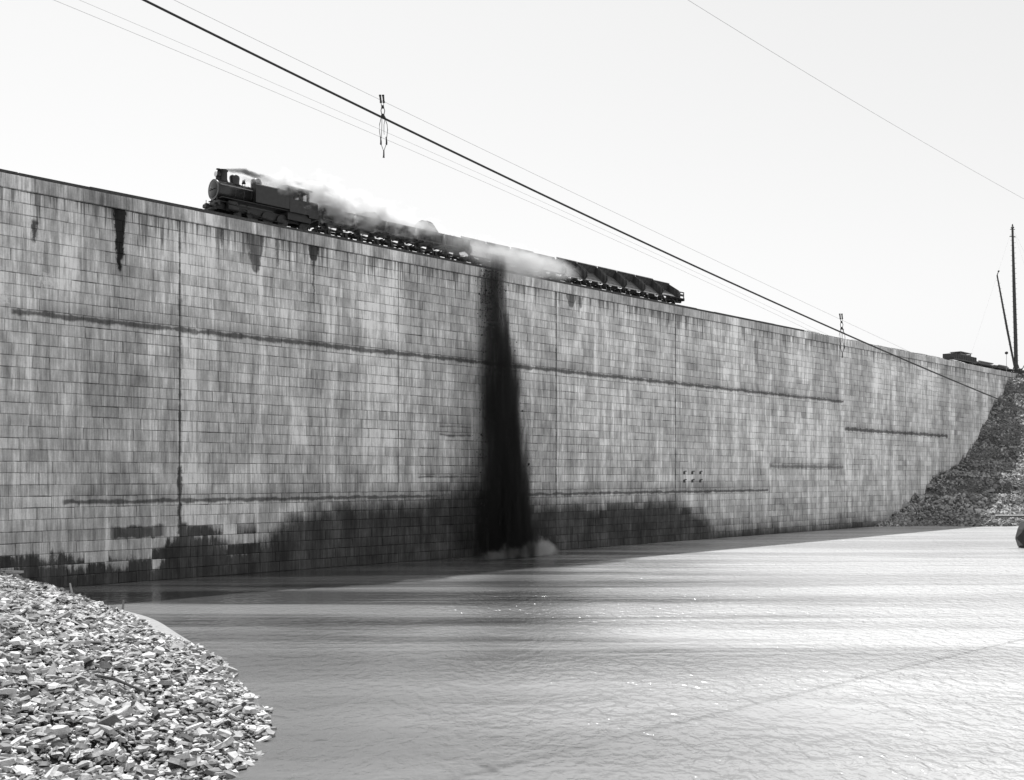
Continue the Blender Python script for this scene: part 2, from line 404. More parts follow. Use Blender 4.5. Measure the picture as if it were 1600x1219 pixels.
mb = MB(); mb.prism([(-1.70, .015), (-1.62, .13), (2.1, .13), (2.5, .01)], -50, 112); mb.build('ballast_bed', M['ballast'], track)

# ------------------------------------------------------------------ locomotive
def wheel(mb_w, mb_r, x, y, r, spokes=10):
    mb_r.lathe((x, y, r), [(r * .86, -.06), (r, -.06), (r + .03, .05), (r * .86, .05)], 24, 'y')
    mb_w.lathe((x, y, r), [(r * .18, -.09), (r * .18, .07)], 12, 'y')
    for k in range(spokes):
        w = 2 * math.pi * k / spokes
        mb_w.tube([(x + math.cos(w) * r * .15, y, r + math.sin(w) * r * .15), (x + math.cos(w) * r * .88, y, r + math.sin(w) * r * .88)], .035, 4)
def locomotive():
    L = empty('steam_locomotive', W(17.6, TRK, WH + RAIL), R(45))
    tag(L, 'black tank steam locomotive leading the train along the wall top, headlamp on its smokebox', 'locomotive')
    ir, bo = M['iron'], M['boiler']
    b = MB(); b.lathe((0, 0, 2.45), [(.86, 1.23), (.92, 1.28), (.94, 1.5), (.94, 2.95), (.90, 2.96), (.90, 8.4)], 32, 'x')
    for x in (2.95, 3.8, 4.6): b.lathe((0, 0, 2.45), [(.91, x), (.925, x + .02), (.91, x + .09)], 32, 'x')
    boiler = b.build('boiler', bo, L, True)
    b = MB(); b.lathe((0, 0, 2.45), [(.0, 1.10), (.35, 1.11), (.66, 1.17), (.80, 1.22)], 32, 'x')
    b.tube([(1.09, -.6, 2.45), (1.09, .6, 2.45)], .03, 6); b.tube([(1.03, 0, 2.45), (1.03, .18, 2.65)], .03, 6)
    door = b.build('smokebox_door', bo, L, True)
    b = MB(); b.lathe((0, 0, 2.45), [(.80, 1.20), (.93, 1.20), (.93, 1.26), (.80, 1.26)], 36, 'x'); b.build('smokebox_ring', M['ring'], L)
    b = MB(); b.lathe((2.2, 0, 3.26), [(.52, 0), (.42, .15), (.36, .35), (.36, .98), (.42, 1.02), (.44, 1.14), (.36, 1.19)], 24); b.build('chimney', ir, L, True)
    b = MB(); b.lathe((1.50, 0, 3.90), [(.14, -.06), (.24, 0), (.26, .38), (.20, .42)], 20, 'x')
    b.box((1.7, 0, 3.50), (.34, .30, .46)); b.lathe((1.70, 0, 4.12), [(.07, 0), (.07, .2), (.20, .24), (.15, .33)], 12)
    hl = b.build('headlamp', ir, L, True)
    b = MB(); b.lathe((1.44, 0, 3.90), [(.235, -.02), (.235, .03)], 20, 'x'); b.build('lens', M['lens'], hl)
    b = MB(); b.lathe((3.35, 0, 3.18), [(.62, 0), (.46, .16), (.42, .3), (.47, .72), (.44, .88), (.30, .98), (.02, 1.01)], 24); b.build('dome', bo, L, True)
    b = MB(); b.lathe((5.6, 0, 3.2), [(.60, 0), (.50, .16), (.50, .85), (.44, 1.0), (.02, 1.08)], 24); b.build('dome', bo, L, True)
    b = MB(); b.tube([(4.3, -.22, 3.25), (4.3, -.22, 3.92), (4.3, .22, 3.92), (4.3, .22, 3.25)], .035, 6); b.lathe((4.3, 0, 3.58), [(.19, 0), (.15, .12), (.11, .26), (.03, .32)], 14); b.build('bell', ir, L, True)
    b = MB(); b.lathe((6.6, 0, 3.3), [(.06, 0), (.06, .3), (.10, .34), (.04, .46)], 10); b.build('safety_valve', M['rim'], L)
    for sy in (-1, 1):
        b = MB(); b.prism([(sy * .80, 1.72), (sy * 1.36, 1.72), (sy * 1.40, 1.78), (sy * 1.40, 3.36), (sy * 1.30, 3.46), (sy * .66, 3.46)], 4.75, 8.35)
        for x in (4.9, 5.9, 6.9, 7.9):
            for z in np.arange(1.85, 3.3, .16): b.lathe((x, sy * 1.40, z), [(.02, 0), (.012, sy * .015)], 6, 'y')
        tk = b.build('side_tank', bo, L)
        b = MB(); b.lathe((7.3, sy * 1.0, 3.45), [(.2, 0), (.2, .1), (.08, .14)], 14); b.build('filler_cap', ir, tk)
        # handrail along the boiler
        b = MB(); b.tube([(1.4, sy * .99, 2.80), (4.7, sy * .99, 2.80)], .03, 6)
        for x in (1.6, 3.0, 4.4): b.tube([(x, sy * .84, 2.78), (x, sy * 1.0, 2.80)], .025, 5)
        b.build('handrail', M['rim'], L)
    # cab: walls with window openings
    b = MB(); x0, x1 = 8.38, 10.55
    for sy in (-1, 1):
        y = sy * 1.38
        b.box(((x0 + x1) / 2, y, 2.15), (x1 - x0, .05, 1.25))
        for xa, xb in ((x0, x0 + .3), ((x0 + x1) / 2 - .1, (x0 + x1) / 2 + .1), (x1 - .3, x1)):
            b.box(((xa + xb) / 2, y, 3.17), (xb - xa, .05, .78))
        b.box(((x0 + x1) / 2, y, 3.68), (x1 - x0, .05, .24))
    for x in (x0 + .03, x1 - .03):
        b.box((x, 0, 2.1), (.05, 2.71, 1.3)); b.box((x, 0, 3.72), (.05, 2.71, .28))
        for ya, yb in ((-1.355, -1.1), (-.35, .35), (1.1, 1.355)): b.box((x, (ya + yb) / 2, 3.165), (.05, yb - ya, .83))
    cab = b.build('cab', bo, L)
    b = MB(); pr = []
    for k in range(13):
        w = math.pi * (k / 12); pr.append((-1.55 * math.cos(w), 3.80 + .34 * math.sin(w)))
    pr += [(1.45, 3.76), (-1.45, 3.76)]
    b.prism(pr, x0 - .25, x1 + .3); b.build('roof', ir, cab)
    b = MB(); b.prism([(-1.36, 1.3), (1.36, 1.3), (1.36, 2.75), (1.2, 2.9), (-1.2, 2.9), (-1.36, 2.75)], 10.56, 11.55); b.build('coal_bunker', bo, L)
    # frames, running boards, buffer beams
    b = MB()
    for sy in (-.58, .58): b.box((6.2, sy, .95), (9.9, .06, .62))
    b.box((6.0, 0, 1.6), (9.2, 2.5, .07)); b.box((1.7, 0, 1.26), (1.0, 2.0, .06)); b.box((6.0, 0, .62), (.1, 1.2, .3)); b.box((9.6, 0, 1.2), (2.6, 2.3, .75))
    b.prism([(-.5, 1.2), (.5, 1.2), (.42, 1.75), (-.42, 1.75)], 1.35, 3.0)
    b.tube([(1.2, -.6, 1.2), (1.4, -.5, 1.9)], .04, 6); b.tube([(1.2, .6, 1.2), (1.4, .5, 1.9)], .04, 6)
    b.build('frame', ir, L)
    for x in (1.1, 11.75):
        b = MB(); b.box((x, 0, 1.03), (.18, 2.55, .42), j=.01)
        for sy in (-.95, .95):
            b.tube([(x - .08, sy, 1.25), (x - .08, sy, 1.62)], .035, 6); b.box((x - .05, sy * .75, .72), (.12, .18, .4))
        sg = -1 if x < 5 else 1
        b.tube([(x, 0, .92), (x + sg * .42, 0, .92)], .11, 8); b.box((x + sg * .52, .05, .9), (.26, .34, .34)); b.box((x + sg * .32, 0, .50), (.5, 1.9, .09))
        for sy in (-.9, .9): b.tube([(x, sy, .98), (x + sg * .33, sy, .50)], .035, 6); b.lathe((x + sg * .1, sy, 1.0), [(.1, 0), (.1, sg * .2), (.19, sg * .22), (.19, sg * .27)], 14, 'x')
        b.build('buffer_beam', ir, L)
    for sy in (-1, 1):
        y = sy * 1.05
        b = MB(); b.lathe((2.0, y, .78), [(.27, 0), (.31, .02), (.31, 1.05), (.27, 1.08)], 20, 'x'); b.box((2.5, y, 1.22), (.85, .42, .34)); b.box((2.5, sy * .85, 1.0), (.9, .35, .8)); b.build('cylinder', ir, L, True)
        b = MB(); b.tube([(3.1, y, .76), (4.1, y, .74)], .04, 6); b.box((4.15, y, .76), (.26, .14, .3)); b.tube([(4.15, sy * 1.0, .74), (6.35, sy * 1.0, .42)], .055, 6); b.tube([(4.75, sy * .93, .42), (6.35, sy * .93, .42), (7.95, sy * .93, .42)], .06, 6); b.box((3.7, y, .96), (1.1, .06, .07))
        b.build('connecting_rod', M['iron'], L)
    for x, r_, nm in ((3.2, .38, 'leading_wheel'), (4.75, .60, 'driving_wheel'), (6.35, .60, 'driving_wheel'), (7.95, .60, 'driving_wheel'), (10.2, .40, 'trailing_wheel')):
        for sy in (-1, 1):
            a_, r2 = MB(), MB(); wheel(a_, r2, x, sy * .76, r_, 12 if r_ > .5 else 8); a_.tube([(x, 0, r_), (x, sy * .76, r_)], .07, 8)
            if r_ > .5: a_.box((x, sy * .76, r_ + .33), (.5, .09, .2))
            wh = a_.build(nm, ir, L); r2.build('tyre', ir, wh)
    return L
locomotive()

# ------------------------------------------------------------------ dump cars
def car_base(root):
    b = MB(); L0, L1 = .18, 3.75
    for sy in (-.46, .46): b.box(((L0 + L1) / 2, sy, .76), (L1 - L0, .14, .2))
    for x in (L0 + .05, L1 - .05): b.box((x, 0, .76), (.18, 1.7, .24))
    for x in (1.1, 2.85):
        b.box((x, 0, .82), (.16, .78, .18))
        # cradle that carries the tipping body
        b.prism([(-.62, .86), (.62, .86), (.14, 1.58), (-.14, 1.58)], x - .09, x + .09)
    b.tube([(.5, -.62, .95), (3.45, -.62, .62)], .028, 5); b.tube([(.5, -.62, .62), (3.45, -.62, .95)], .028, 5)
    b.tube([(L0, 0, .78), (-.02, 0, .78)], .07, 6); b.tube([(L1, 0, .78), (3.93, 0, .78)], .07, 6)
    b.build('underframe', M['wood_dark'], root)
    for x in (.95, 3.0):
        for sy in (-1, 1):
            w = MB(); w.lathe((x, sy * .76, .36), [(.36, -.06), (.36, .04), (.39, .05), (.39, .07)], 18, 'y'); w.lathe((x, sy * .86, .36), [(.1, -.05), (.1, .08)], 10, 'y')
            w.tube([(x, 0, .36), (x, sy * .76, .36)], .05, 6); w.box((x, sy * .93, .50), (.26, .1, .34)); w.build('wheel', M['iron'], root)
def box_profile():
    # cross-section of the tub: floor, near side door, far side (y, z), about the pivot
    return dict(fl=1.12, zf=.10, zt=.98)
def tub(root, tilt, door_open, dents):
    rot = Matrix.Rotation(tilt, 3, 'X'); piv = Vector((0, .05 if tilt else 0, 1.78 if tilt else 1.62))
    def P(x, y, z): return piv + rot @ Vector((x, y, z))
    x0, x1 = .16, 3.77; fy, zt = 1.16, .92
    def slab(b, y0, z0, y1, z1, xa, xb, th, nrm):
        ny, nz = nrm; vs = []
        for x in (xa, xb):
            for (y, z) in ((y0, z0), (y1, z1), (y1 + ny * th, z1 + nz * th), (y0 + ny * th, z0 + nz * th)): vs.append(P(x, y, z))
        b.add(vs, [(0, 1, 2, 3), (4, 7, 6, 5), (0, 4, 5, 1), (1, 5, 6, 2), (2, 6, 7, 3), (3, 7, 4, 0)])
    b = MB(); slab(b, -fy, 0, fy, 0, x0, x1, .09, (0, -1))
    for x in (.5, 1.35, 2.55, 3.4): slab(b, -fy + .1, -.092, fy - .1, -.092, x - .06, x + .06, .12, (0, -1))
    b.build('floor', M['car_in'], root)
    b = MB(); slab(b, fy, .002, fy + .10, zt, x0, x1, .06, (1, 0)); slab(b, fy + .02, zt + .003, fy + .22, zt + .003, x0 - .05, x1 + .05, .09, (0, 1))
    for x in (.35, 1.2, 1.96, 2.7, 3.55): slab(b, fy + .062, .01, fy + .162, zt - .02, x - .05, x + .05, .07, (1, 0))
    b.build('far_side', M['car'], root)
    for x in (x0, x1 - .06):
        b = MB(); vs = []
        for xx in (x + .003, x + .057):
            for y, z in ((-fy + .04, .003), (fy - .003, .003), (fy + .09, zt - .003), (-fy + .35, zt - .003), (-fy - .02, .5)): vs.append(P(xx, y, z))
        b.add(vs, [(0, 1, 2, 3, 4), (9, 8, 7, 6, 5)] + [(k, 5 + k, 5 + (k + 1) % 5, (k + 1) % 5) for k in range(5)])
        b.build('end_plate', M['car'], root)
    b = MB()
    if door_open:   # door hangs open from the upper arms, clear of the sloping floor
        a_ = dents
        slab(b, -fy - .04, -.06, -fy - .50, .16, x0 + .02, x1 - .02, .06, (.3, 1))
        for x in (.4, 1.4, 2.5, 3.5): slab(b, -fy - .08, -.10, -fy - .48, .09, x - .04, x + .04, .06, (.3, -1))
    else:
        slab(b, -fy, .004, -fy - .10, zt, x0, x1, .06, (-1, 0)); slab(b, -fy - .02, zt + .003, -fy - .22, zt + .003, x0 - .05, x1 + .05, .09, (0, 1))
        for x in (.35, 1.2, 1.96, 2.7, 3.55): slab(b, -fy - .062, .01, -fy - .162, zt - .02, x - .05, x + .05, .07, (-1, 0))
    b.build('side_door', M['car'], root)
    return P
CAR0, PITCH = 29.75, 3.925
def car_root(i): return W(CAR0 + PITCH * i, TRK, WH + RAIL)
loaded = empty('dump_car', car_root(0), R(45)); car_base(loaded); tub(loaded, 0, False, 0)
tipped = empty('dump_car', car_root(5), R(45)); car_base(tipped); tub(tipped, R(38), True, 0)
GRP = 'dump cars coupled behind the locomotive'
lab_loaded = ['dump car coupled directly behind the locomotive, upright and full', 'second upright dump car behind the locomotive, half hidden in steam', 'third upright dump car behind the locomotive, under trailing steam',
              'fourth upright dump car, the one with the tallest heap of earth', 'last upright dump car, just ahead of the dust and falling earth']
lab_tip = ['foremost tipped dump car, inside the dust cloud at the head of the dark fall', 'second tipped dump car, pouring its load into the dark fall', 'tipped dump car just right of the falling earth, veiled by dust',
           'tipped dump car third to the right counting from the dark fall side, in thin dust', 'fifth tipped dump car, at the edge where the dust clears', 'sixth tipped dump car, fifth from the tail of the train',
           'tipped dump car fourth from the tail of the train', 'tipped dump car third from the tail of the train', 'tipped dump car next to last at the tail of the train', 'tipped dump car at the very tail of the train']
lab_tip[3] = 'second tipped dump car to the right of the falling earth, in thin dust'
NC = 15
for i in range(NC):
    src = loaded if i < 5 else tipped
    o = src if i in (0, 5) else copy_tree(src)
    o.location = car_root(i); o.rotation_euler = (0, 0, R(45))
    tag(o, lab_loaded[i] if i < 5 else lab_tip[i - 5], 'dump car', GRP)
    if i > 5:
        # each tub has come to rest at its own angle
        d = random.uniform(-5, 5)
        for ch in children(o):
            if ch.name.split('.')[0] in ('floor', 'far_side', 'end_plate', 'side_door'):
                pv = Vector((0, .05, 1.78)); ch.matrix_local = Matrix.Translation(pv) @ Matrix.Rotation(R(d), 4, 'X') @ Matrix.Translation(-pv)
# brake platform on the last car
last = o
b = MB(); b.box((4.55, 0, 1.15), (1.6, 1.9, .1)); b.box((4.5, 0, .82), (1.55, .5, .22)); b.box((5.28, 0, 1.05), (.12, 1.9, .38)); b.box((4.0, -.9, 1.65), (.1, .1, .95)); b.box((5.2, -.9, 1.6), (.1, .1, .85)); b.box((4.6, -.9, 2.0), (1.3, .07, .14)); b.box((4.6, -.9, 1.6), (1.3, .06, .3)); b.box((5.5, 0, .85), (.4, .3, .26)); b.box((4.4, 0, 1.6), (.9, 1.1, .8), j=.06)
b.build('brake_platform', M['wood_dark'], last)
# heaped loads in the upright cars
def heap(i, hmax, skew, label):
    nx, ny = 26, 16; mb = MB(); ph = [random.uniform(0, 6) for _ in range(6)]
    for a_ in range(nx):
        for c_ in range(ny):
            u, w = a_ / (nx - 1), c_ / (ny - 1); x = .24 + u * 3.44; y = -1.2 + w * 2.4
            e = max(0, min(1, 1.25 * (1 - abs(2 * u - 1 + skew) ** 2.2))) * (1 - abs(2 * w - 1) ** 2.4)
            z = 2.40 + hmax * e * (1 + .25 * math.sin(4 * u + ph[2])) + .10 * math.sin(6 * u + ph[0]) * e + .07 * math.sin(13 * u + 9 * w + ph[1]) * e + random.uniform(-.045, .045)
            mb.v.append((x, y, z))
    for a_ in range(nx - 1):
        for c_ in range(ny - 1):
            b_ = a_ * ny + c_; mb.f.append((b_, b_ + ny, b_ + ny + 1, b_ + 1))
    b_ = len(mb.v); mb.v += [(.24, -1.2, 1.9), (3.68, -1.2, 1.9), (3.68, 1.2, 1.9), (.24, 1.2, 1.9)]
    mb.f += [(b_, b_ + 1, (nx - 1) * ny, 0), (b_ + 2, b_ + 3, ny - 1, nx * ny - 1), (b_, b_ + 3, b_ + 2, b_ + 1), (b_ + 1, b_ + 2, nx * ny - 1, (nx - 1) * ny), (b_ + 3, b_, 0, ny - 1)]
    for _ in range(34):
        u, w = random.random(), random.uniform(.12, .88); s_ = random.uniform(.06, .2)
        e = max(0, min(1, 1.25 * (1 - abs(2 * u - 1 + skew) ** 2.2))) * (1 - abs(2 * w - 1) ** 2.4)
        mb.box((.3 + u * 3.3, -1.2 + w * 2.4, 2.40 + hmax * e), (s_ * 1.4, s_, s_), Matrix.Rotation(random.uniform(0, 3), 3, Vector((random.random(), random.random(), 1)).normalized()), s_ * .2)
    o_ = mb.build('earth_load', M['earth']); o_.location = car_root(i); o_.rotation_euler = (0, 0, R(45))
    tag(o_, label, 'earth load', 'heaps of earth in the upright dump cars')
for i, (h, sk, lb) in enumerate(((.75, .3, 'heap of dark earth in the car coupled to the locomotive'), (1.0, -.25, 'heap of dark earth in the second car, under the steam'), (.55, .35, 'low heap of dark earth in the third car behind the locomotive'),
                                 (1.25, -.15, 'tallest heap of dark earth, with lumps on top, in the fourth car'), (.5, .3, 'low heap of dark earth in the last upright car, beside the dust'))): heap(i, h, sk, lb)

# ------------------------------------------------------------------ work train, signal and derrick at the far right
def rail_truck(b, x):
    for sx in (-.8, .8):
        for sy in (-.76, .76): b.lathe((x + sx, sy, .38), [(.38, -.06), (.38, .06)], 16, 'y')
    for sy in (-.9, .9): b.box((x, sy, .45), (2.2, .12, .2)); b.box((x, sy, .7), (.5, .14, .3))
wk = empty('work_wagon', W(184.5, -2.6, WH + .05), R(45)); tag(wk, 'long dark rail wagon with a low pale-topped cabin, far right on the wall', 'rail wagon')
b = MB(); b.box((6, 0, 1.0), (12.2, 2.3, .3)); b.box((6, 0, .72), (9, .8, .3)); b.build('underframe', M['iron'], wk)
for x in (2.0, 10.0): b = MB(); rail_truck(b, x); b.build('wheel_set', M['iron'], wk)
b = MB()
for sy in (-1.12, 1.12): b.box((6, sy, 1.62), (12, .08, .92))
for x in (.05, 11.95): b.box((x, 0, 1.62), (.08, 2.16, .92))
for x in np.arange(.6, 12, 1.2): b.box((x, -1.19, 1.6), (.1, .06, 1.0))
b.build('side_boards', M['wood_dark'], wk)
b = MB()
for x in (4.0, 6.6, 9.2):
    for sy in (-.98, .98): b.box((x, sy, 2.1), (.14, .12, 1.1))
b.box((6.6, -.98, 2.18), (5.0, .06, .3)); b.box((6.6, .98, 2.2), (5.2, .06, .5)); b.box((9.18, 0, 1.8), (.06, 1.9, 1.5))
cabn = b.build('cabin', M['wood'], wk)
b = MB(); b.box((6.6, 0, 2.72), (6.0, 2.35, .09)); b.build('roof', M['rim'], cabn)
for k, (s_, lb) in enumerate(((197.6, 'low flat wagon of timbers behind the cabin wagon, nearer the cabin'), (208.6, 'low flat wagon of timbers nearest the foot of the derrick mast'))):
    fw = empty('flat_wagon', W(s_, -2.6, WH + .05), R(45)); tag(fw, lb, 'rail wagon', 'flat wagons at the far right')
    b = MB(); b.box((5, 0, .98), (10.2, 2.4, .26)); b.build('deck', M['wood_dark'], fw)
    for x in (1.8, 8.2): b = MB(); rail_truck(b, x); b.build('wheel_set', M['iron'], fw)
    b = MB()
    for q in range(16): b.box((5 + random.uniform(-1.6, 1.6), random.uniform(-.9, .9), 1.2 + .2 * (q % 3)), (random.uniform(4.5, 8), .26, .2), Matrix.Rotation(random.uniform(-.04, .04), 3, 'Z'))
    o = b.build('timber_stack', M['wood']); o.location = W(s_, -2.6, WH + .05); o.rotation_euler = (0, 0, R(45))
    tag(o, ('stack of loose timbers on the flat wagon behind the cabin wagon', 'stack of loose timbers on the flat wagon by the derrick mast')[k], 'timber stack', 'timber stacks on the flat wagons')
sg = empty('signal_post', W(212.6, -1.0, WH)); tag(sg, 'thin signal post with a small dark disc, left of the derrick mast', 'signal post')
b = MB(); b.tube([(0, 0, 0), (0, 0, 4.5)], .05, 6); b.build('post', M['rim'], sg)
b = MB(); b.lathe((0, 0, 4.5), [(.05, -.35), (.3, -.2), (.36, 0), (.3, .2), (.05, .35)], 14); b.build('disc', M['iron'], sg)
# derrick
base = W(217.5, -.6, WH); dk = empty('derrick', base); tag(dk, 'tall wooden derrick mast with a slanting boom, standing at the right end of the wall', 'derrick')
b = MB(); H_ = 33.2
b.tube([(0, 0, 0), (-.15, 0, 8), (-.5, 0, 20), (-.85, 0, H_)], [.42, .40, .34, .22], 10)
for k in range(52):
    z = 2 + k * .58; f = z / H_; sd = -1 if k % 2 else 1
    b.tube([(-.85 * f, 0, z), (-.85 * f + sd * .62, -.1, z + .02)], .035, 4)
b.build('mast', M['wood_dark'], dk)
b = MB(); b.lathe((-.85, 0, H_), [(.34, 0), (.38, .15), (.2, .3), (.1, .9)], 12); b.box((-.85, 0, H_ - 1.9), (1.3, .16, .14)); b.box((-.85, 0, H_ - .3), (1.1, .14, .12)); b.build('mast_cap', M['iron'], dk)
b = MB(); bt = Vector((-4.15, .4, 22.6)); b.tube([(-.35, 0, 1.6), (-2.0, .2, 10.5), bt], [.22, .25, .16], 8)
for k in range(30):
    f = .1 + k * .029; p = Vector((-.35, 0, 1.6)).lerp(bt, f); b.tube([p, p + Vector((.42 * (-1 if k % 2 else 1), 0, .04))], .03, 4)
b.tube([bt, bt + Vector((.35, 0, .9))], .10, 6); b.lathe((bt.x + .35, bt.y, bt.z + .9), [(.1, -.2), (.24, 0), (.1, .2)], 10)
b.build('boom', M['wood_dark'], dk)
b = MB(); b.box((0, 0, .35), (2.6, 2.2, .5)); b.tube([(-.9, 0, .6), (0, 0, 3.2)], .12, 6); b.tube([(.9, 0, .6), (0, 0, 3.2)], .12, 6); b.lathe((.2, 0, .8), [(.7, 0), (.7, .35), (.3, .4)], 18); b.build('foot', M['wood_dark'], dk)
for e in ((14, 6, -2), (12, -8, -3), (-3, 22, -1)):
    b = MB(); b.tube([(-.85, 0, H_), e], .008, 4); b.build('guy_rope', M['rope_thin'], dk)
# winch and timber trestle just right of it
wn_ = empty('winch', W(224.5, -1.2, WH)); tag(wn_, 'dark winch and timber props to the right of the derrick foot', 'winch')
b = MB(); b.box((0, 0, .3), (3.2, 2.0, .3)); b.box((-1.1, 0, 1.1), (.2, 1.8, 1.5)); b.box((1.1, 0, 1.1), (.2, 1.8, 1.5)); b.tube([(-1.6, -.7, .3), (-.2, -.4, 2.6)], .1, 6); b.tube([(1.9, .5, .2), (.4, .2, 2.2)], .1, 6); b.build('frame', M['wood_dark'], wn_)
b = MB(); b.lathe((-1.0, 0, 1.2), [(.6, 0), (.6, .1), (.35, .12), (.35, 1.8), (.6, 1.82), (.6, 1.92)], 18, 'x'); b.build('drum', M['iron'], wn_)

# ------------------------------------------------------------------ embankment on the right
G = [(140, -3.5), (146.8, 0), (154.5, 2.4), (158.5, 4.5), (160.5, 5.3), (166.5, 5.7), (168, 7.0), (173, 9.4), (177.5, 9.9), (179, 11.3), (186, 13.6), (188, 14.6), (194, 17.7), (202, 23.5), (206, 25.6), (211, 29.4), (216, 31.6), (222, 31.9), (400, 33)]
gx = np.array([g[0] for g in G]); gz = np.array([g[1] for g in G])
def vnoise(x, y, seed):
    xi, yi = np.floor(x).astype(int), np.floor(y).astype(int); fx, fy = x - xi, y - yi
    def hsh(a_, b_):
        n_ = (a_ * 374761393 + b_ * 668265263 + seed * 974711) & 0x7fffffff
        n_ = (n_ ^ (n_ >> 13)) * 1274126177 & 0x7fffffff
        return ((n_ ^ (n_ >> 16)) & 0xffff) / 65535.0
    fx, fy = fx * fx * (3 - 2 * fx), fy * fy * (3 - 2 * fy)
    return (hsh(xi, yi) * (1 - fx) + hsh(xi + 1, yi) * fx) * (1 - fy) + (hsh(xi, yi + 1) * (1 - fx) + hsh(xi + 1, yi + 1) * fx) * fy
def emb_h(X, Y):
    u = (Y - WALL0.y) / S2 + 4.0 * (vnoise(X * .12, Y * .12, 3) - .5) + 2.0 * (vnoise(X * .4, Y * .4, 5) - .5)
    h = np.interp(u, gx, gz)
    env = np.clip(h / 4, 0, 1) * np.clip((32.2 - h) / 2, 0, 1)
    led = (vnoise(X * .07, h * .62, 8) - .5) * 1.7 * env + (vnoise(X * .15, h * 1.6, 18) - .5) * .9 * env
    return h + (vnoise(X * .8, Y * .8, 4) - .5) * .9 * env + (vnoise(X * 2.1, Y * 2.1, 6) - .5) * .5 * env + led
def grid_mesh(name, x0, x1, y0, y1, step, fn, m):
    xs = np.arange(x0, x1 + .01, step); ys = np.arange(y0, y1 + .01, step)
    XX, YY = np.meshgrid(xs, ys, indexing='ij'); ZZ = fn(XX, YY)
    V = np.stack([XX, YY, ZZ], -1).reshape(-1, 3); nx, ny = len(xs), len(ys)
    i = (np.arange(nx - 1)[:, None] * ny + np.arange(ny - 1)[None, :]).ravel()
    F = np.stack([i, i + ny, i + ny + 1, i + 1], -1)
    return mesh_arrays(name, V, [F], m, smooth=True)
t = NT('embankment_rubble'); n1 = t.noise((1.6, 1.6, 3.0), 6, .7); n2 = t.noise((.12, .12, .5), 4, .6); n3 = t.noise((4, 4, 5), 4, .7)
v = t.mul(t.step(n1, .35, .65, .05, .20, 'LINEAR'), t.mul(t.step(n2, .35, .65, .6, 1.2, 'LINEAR'), t.step(n3, .35, .65, .6, 1.4, 'LINEAR')))
t.principled(v, .95, t.bump(n1, 1.0, .25), .1); M['emb'] = t.m
emb = link('terrain', grid_mesh('terrain', 55, 200, 176, 262, .5, emb_h, M['emb']))
tag(emb, 'steep rubble embankment closing off the wall on the right', 'embankment', kind='structure')

# ------------------------------------------------------------------ loose stones (one mesh of angular slabs)
def stones(name, X, Y, Z, nrm, size, thick, tilt, tones, m, K=6):
    n = len(X); ang = (np.arange(K) / K * 2 * np.pi)[None, :] + rng.normal(0, .22, (n, K))
    rad = rng.uniform(.62, 1.12, (n, K)); el = rng.uniform(.30, .80, (n, 1))
    px = np.cos(ang) * rad * size[:, None]; py = np.sin(ang) * rad * el * size[:, None]
    th = (size * thick)[:, None]
    top = np.stack([px * rng.uniform(.72, .98, (n, K)), py * rng.uniform(.72, .98, (n, K)), th * rng.uniform(.6, 1.15, (n, K))], -1)
    bot = np.stack([px, py, -th * rng.uniform(.3, 1.0, (n, K))], -1)
    P = np.concatenate([top, bot], 1)                                   # n, 2K, 3
    a0 = rng.uniform(0, 2 * np.pi, n)
    # normal with random tilt
    nn = nrm + rng.normal(0, 1, (n, 3)) * tilt[:, None]; nn /= np.linalg.norm(nn, axis=1)[:, None]
    ref = np.stack([np.cos(a0), np.sin(a0), np.zeros(n)], -1)
    t1 = np.cross(nn, ref); t1 /= np.linalg.norm(t1, axis=1)[:, None]; t2 = np.cross(nn, t1)
    Wd = P[..., 0:1] * t1[:, None] + P[..., 1:2] * t2[:, None] + P[..., 2:3] * nn[:, None]
    Wd += np.stack([X, Y, Z], -1)[:, None]
    b_ = (np.arange(n) * 2 * K)[:, None]
    topf = b_ + np.arange(K)[None, :]
    k = np.arange(K); q = np.stack([K + k, K + (k + 1) % K, (k + 1) % K, k], -1)
    side = (b_[:, :, None] + q[None]).reshape(-1, 4)
    tone = np.concatenate([tones, np.repeat(tones, K)])
    return mesh_arrays(name, Wd.reshape(-1, 3), [topf, side], m, tone)
def stone_mat(name, base, dist=.02):
    t = NT(name); at = t.n("ShaderNodeAttribute", attribute_name="tone").outputs['Fac']
    n1 = t.noise((5, 5, 5), 4, .6); n2 = t.noise((22, 22, 22), 3, .6)
    v = t.mul(t.mul(at, base), t.mul(t.step(n1, .3, .7, .78, 1.2, 'LINEAR'), t.step(n2, .3, .7, .88, 1.1, 'LINEAR')))
    t.principled(v, .85, t.bump(t.add(n1, t.mul(n2, .4)), .6, dist), .2); return t.m
M['stone'] = stone_mat('bank_stone', .40); M['stone_far'] = stone_mat('embankment_stone', .27)

n = 52000; X = rng.uniform(60, 135, n); Y = rng.uniform(180.5, 233, n)
keep = (WALL0.y + (X - WALL0.x)) - Y > -1.0; X, Y = X[keep], Y[keep]
Z = emb_h(X, Y); size = np.clip(rng.lognormal(-1.6, .5, len(X)), .10, 1.0)
keep = Z > -.4; X, Y, Z, size = X[keep], Y[keep], Z[keep], size[keep]
me = stones('loose_rock', X, Y, Z + size * .1, np.tile([0, -.55, .83], (len(X), 1)), size, rng.uniform(.25, .6, len(X)), np.full(len(X), .4), np.clip(rng.normal(.9, .3, len(X)) * (.6 + .9 * vnoise(X * .05, Z * .8, 31)), .25, 1.8), M['stone_far'])
o = link('loose_rock', me); tag(o, 'loose broken rock covering the embankment at the right end of the wall', 'loose rock', kind='stuff')

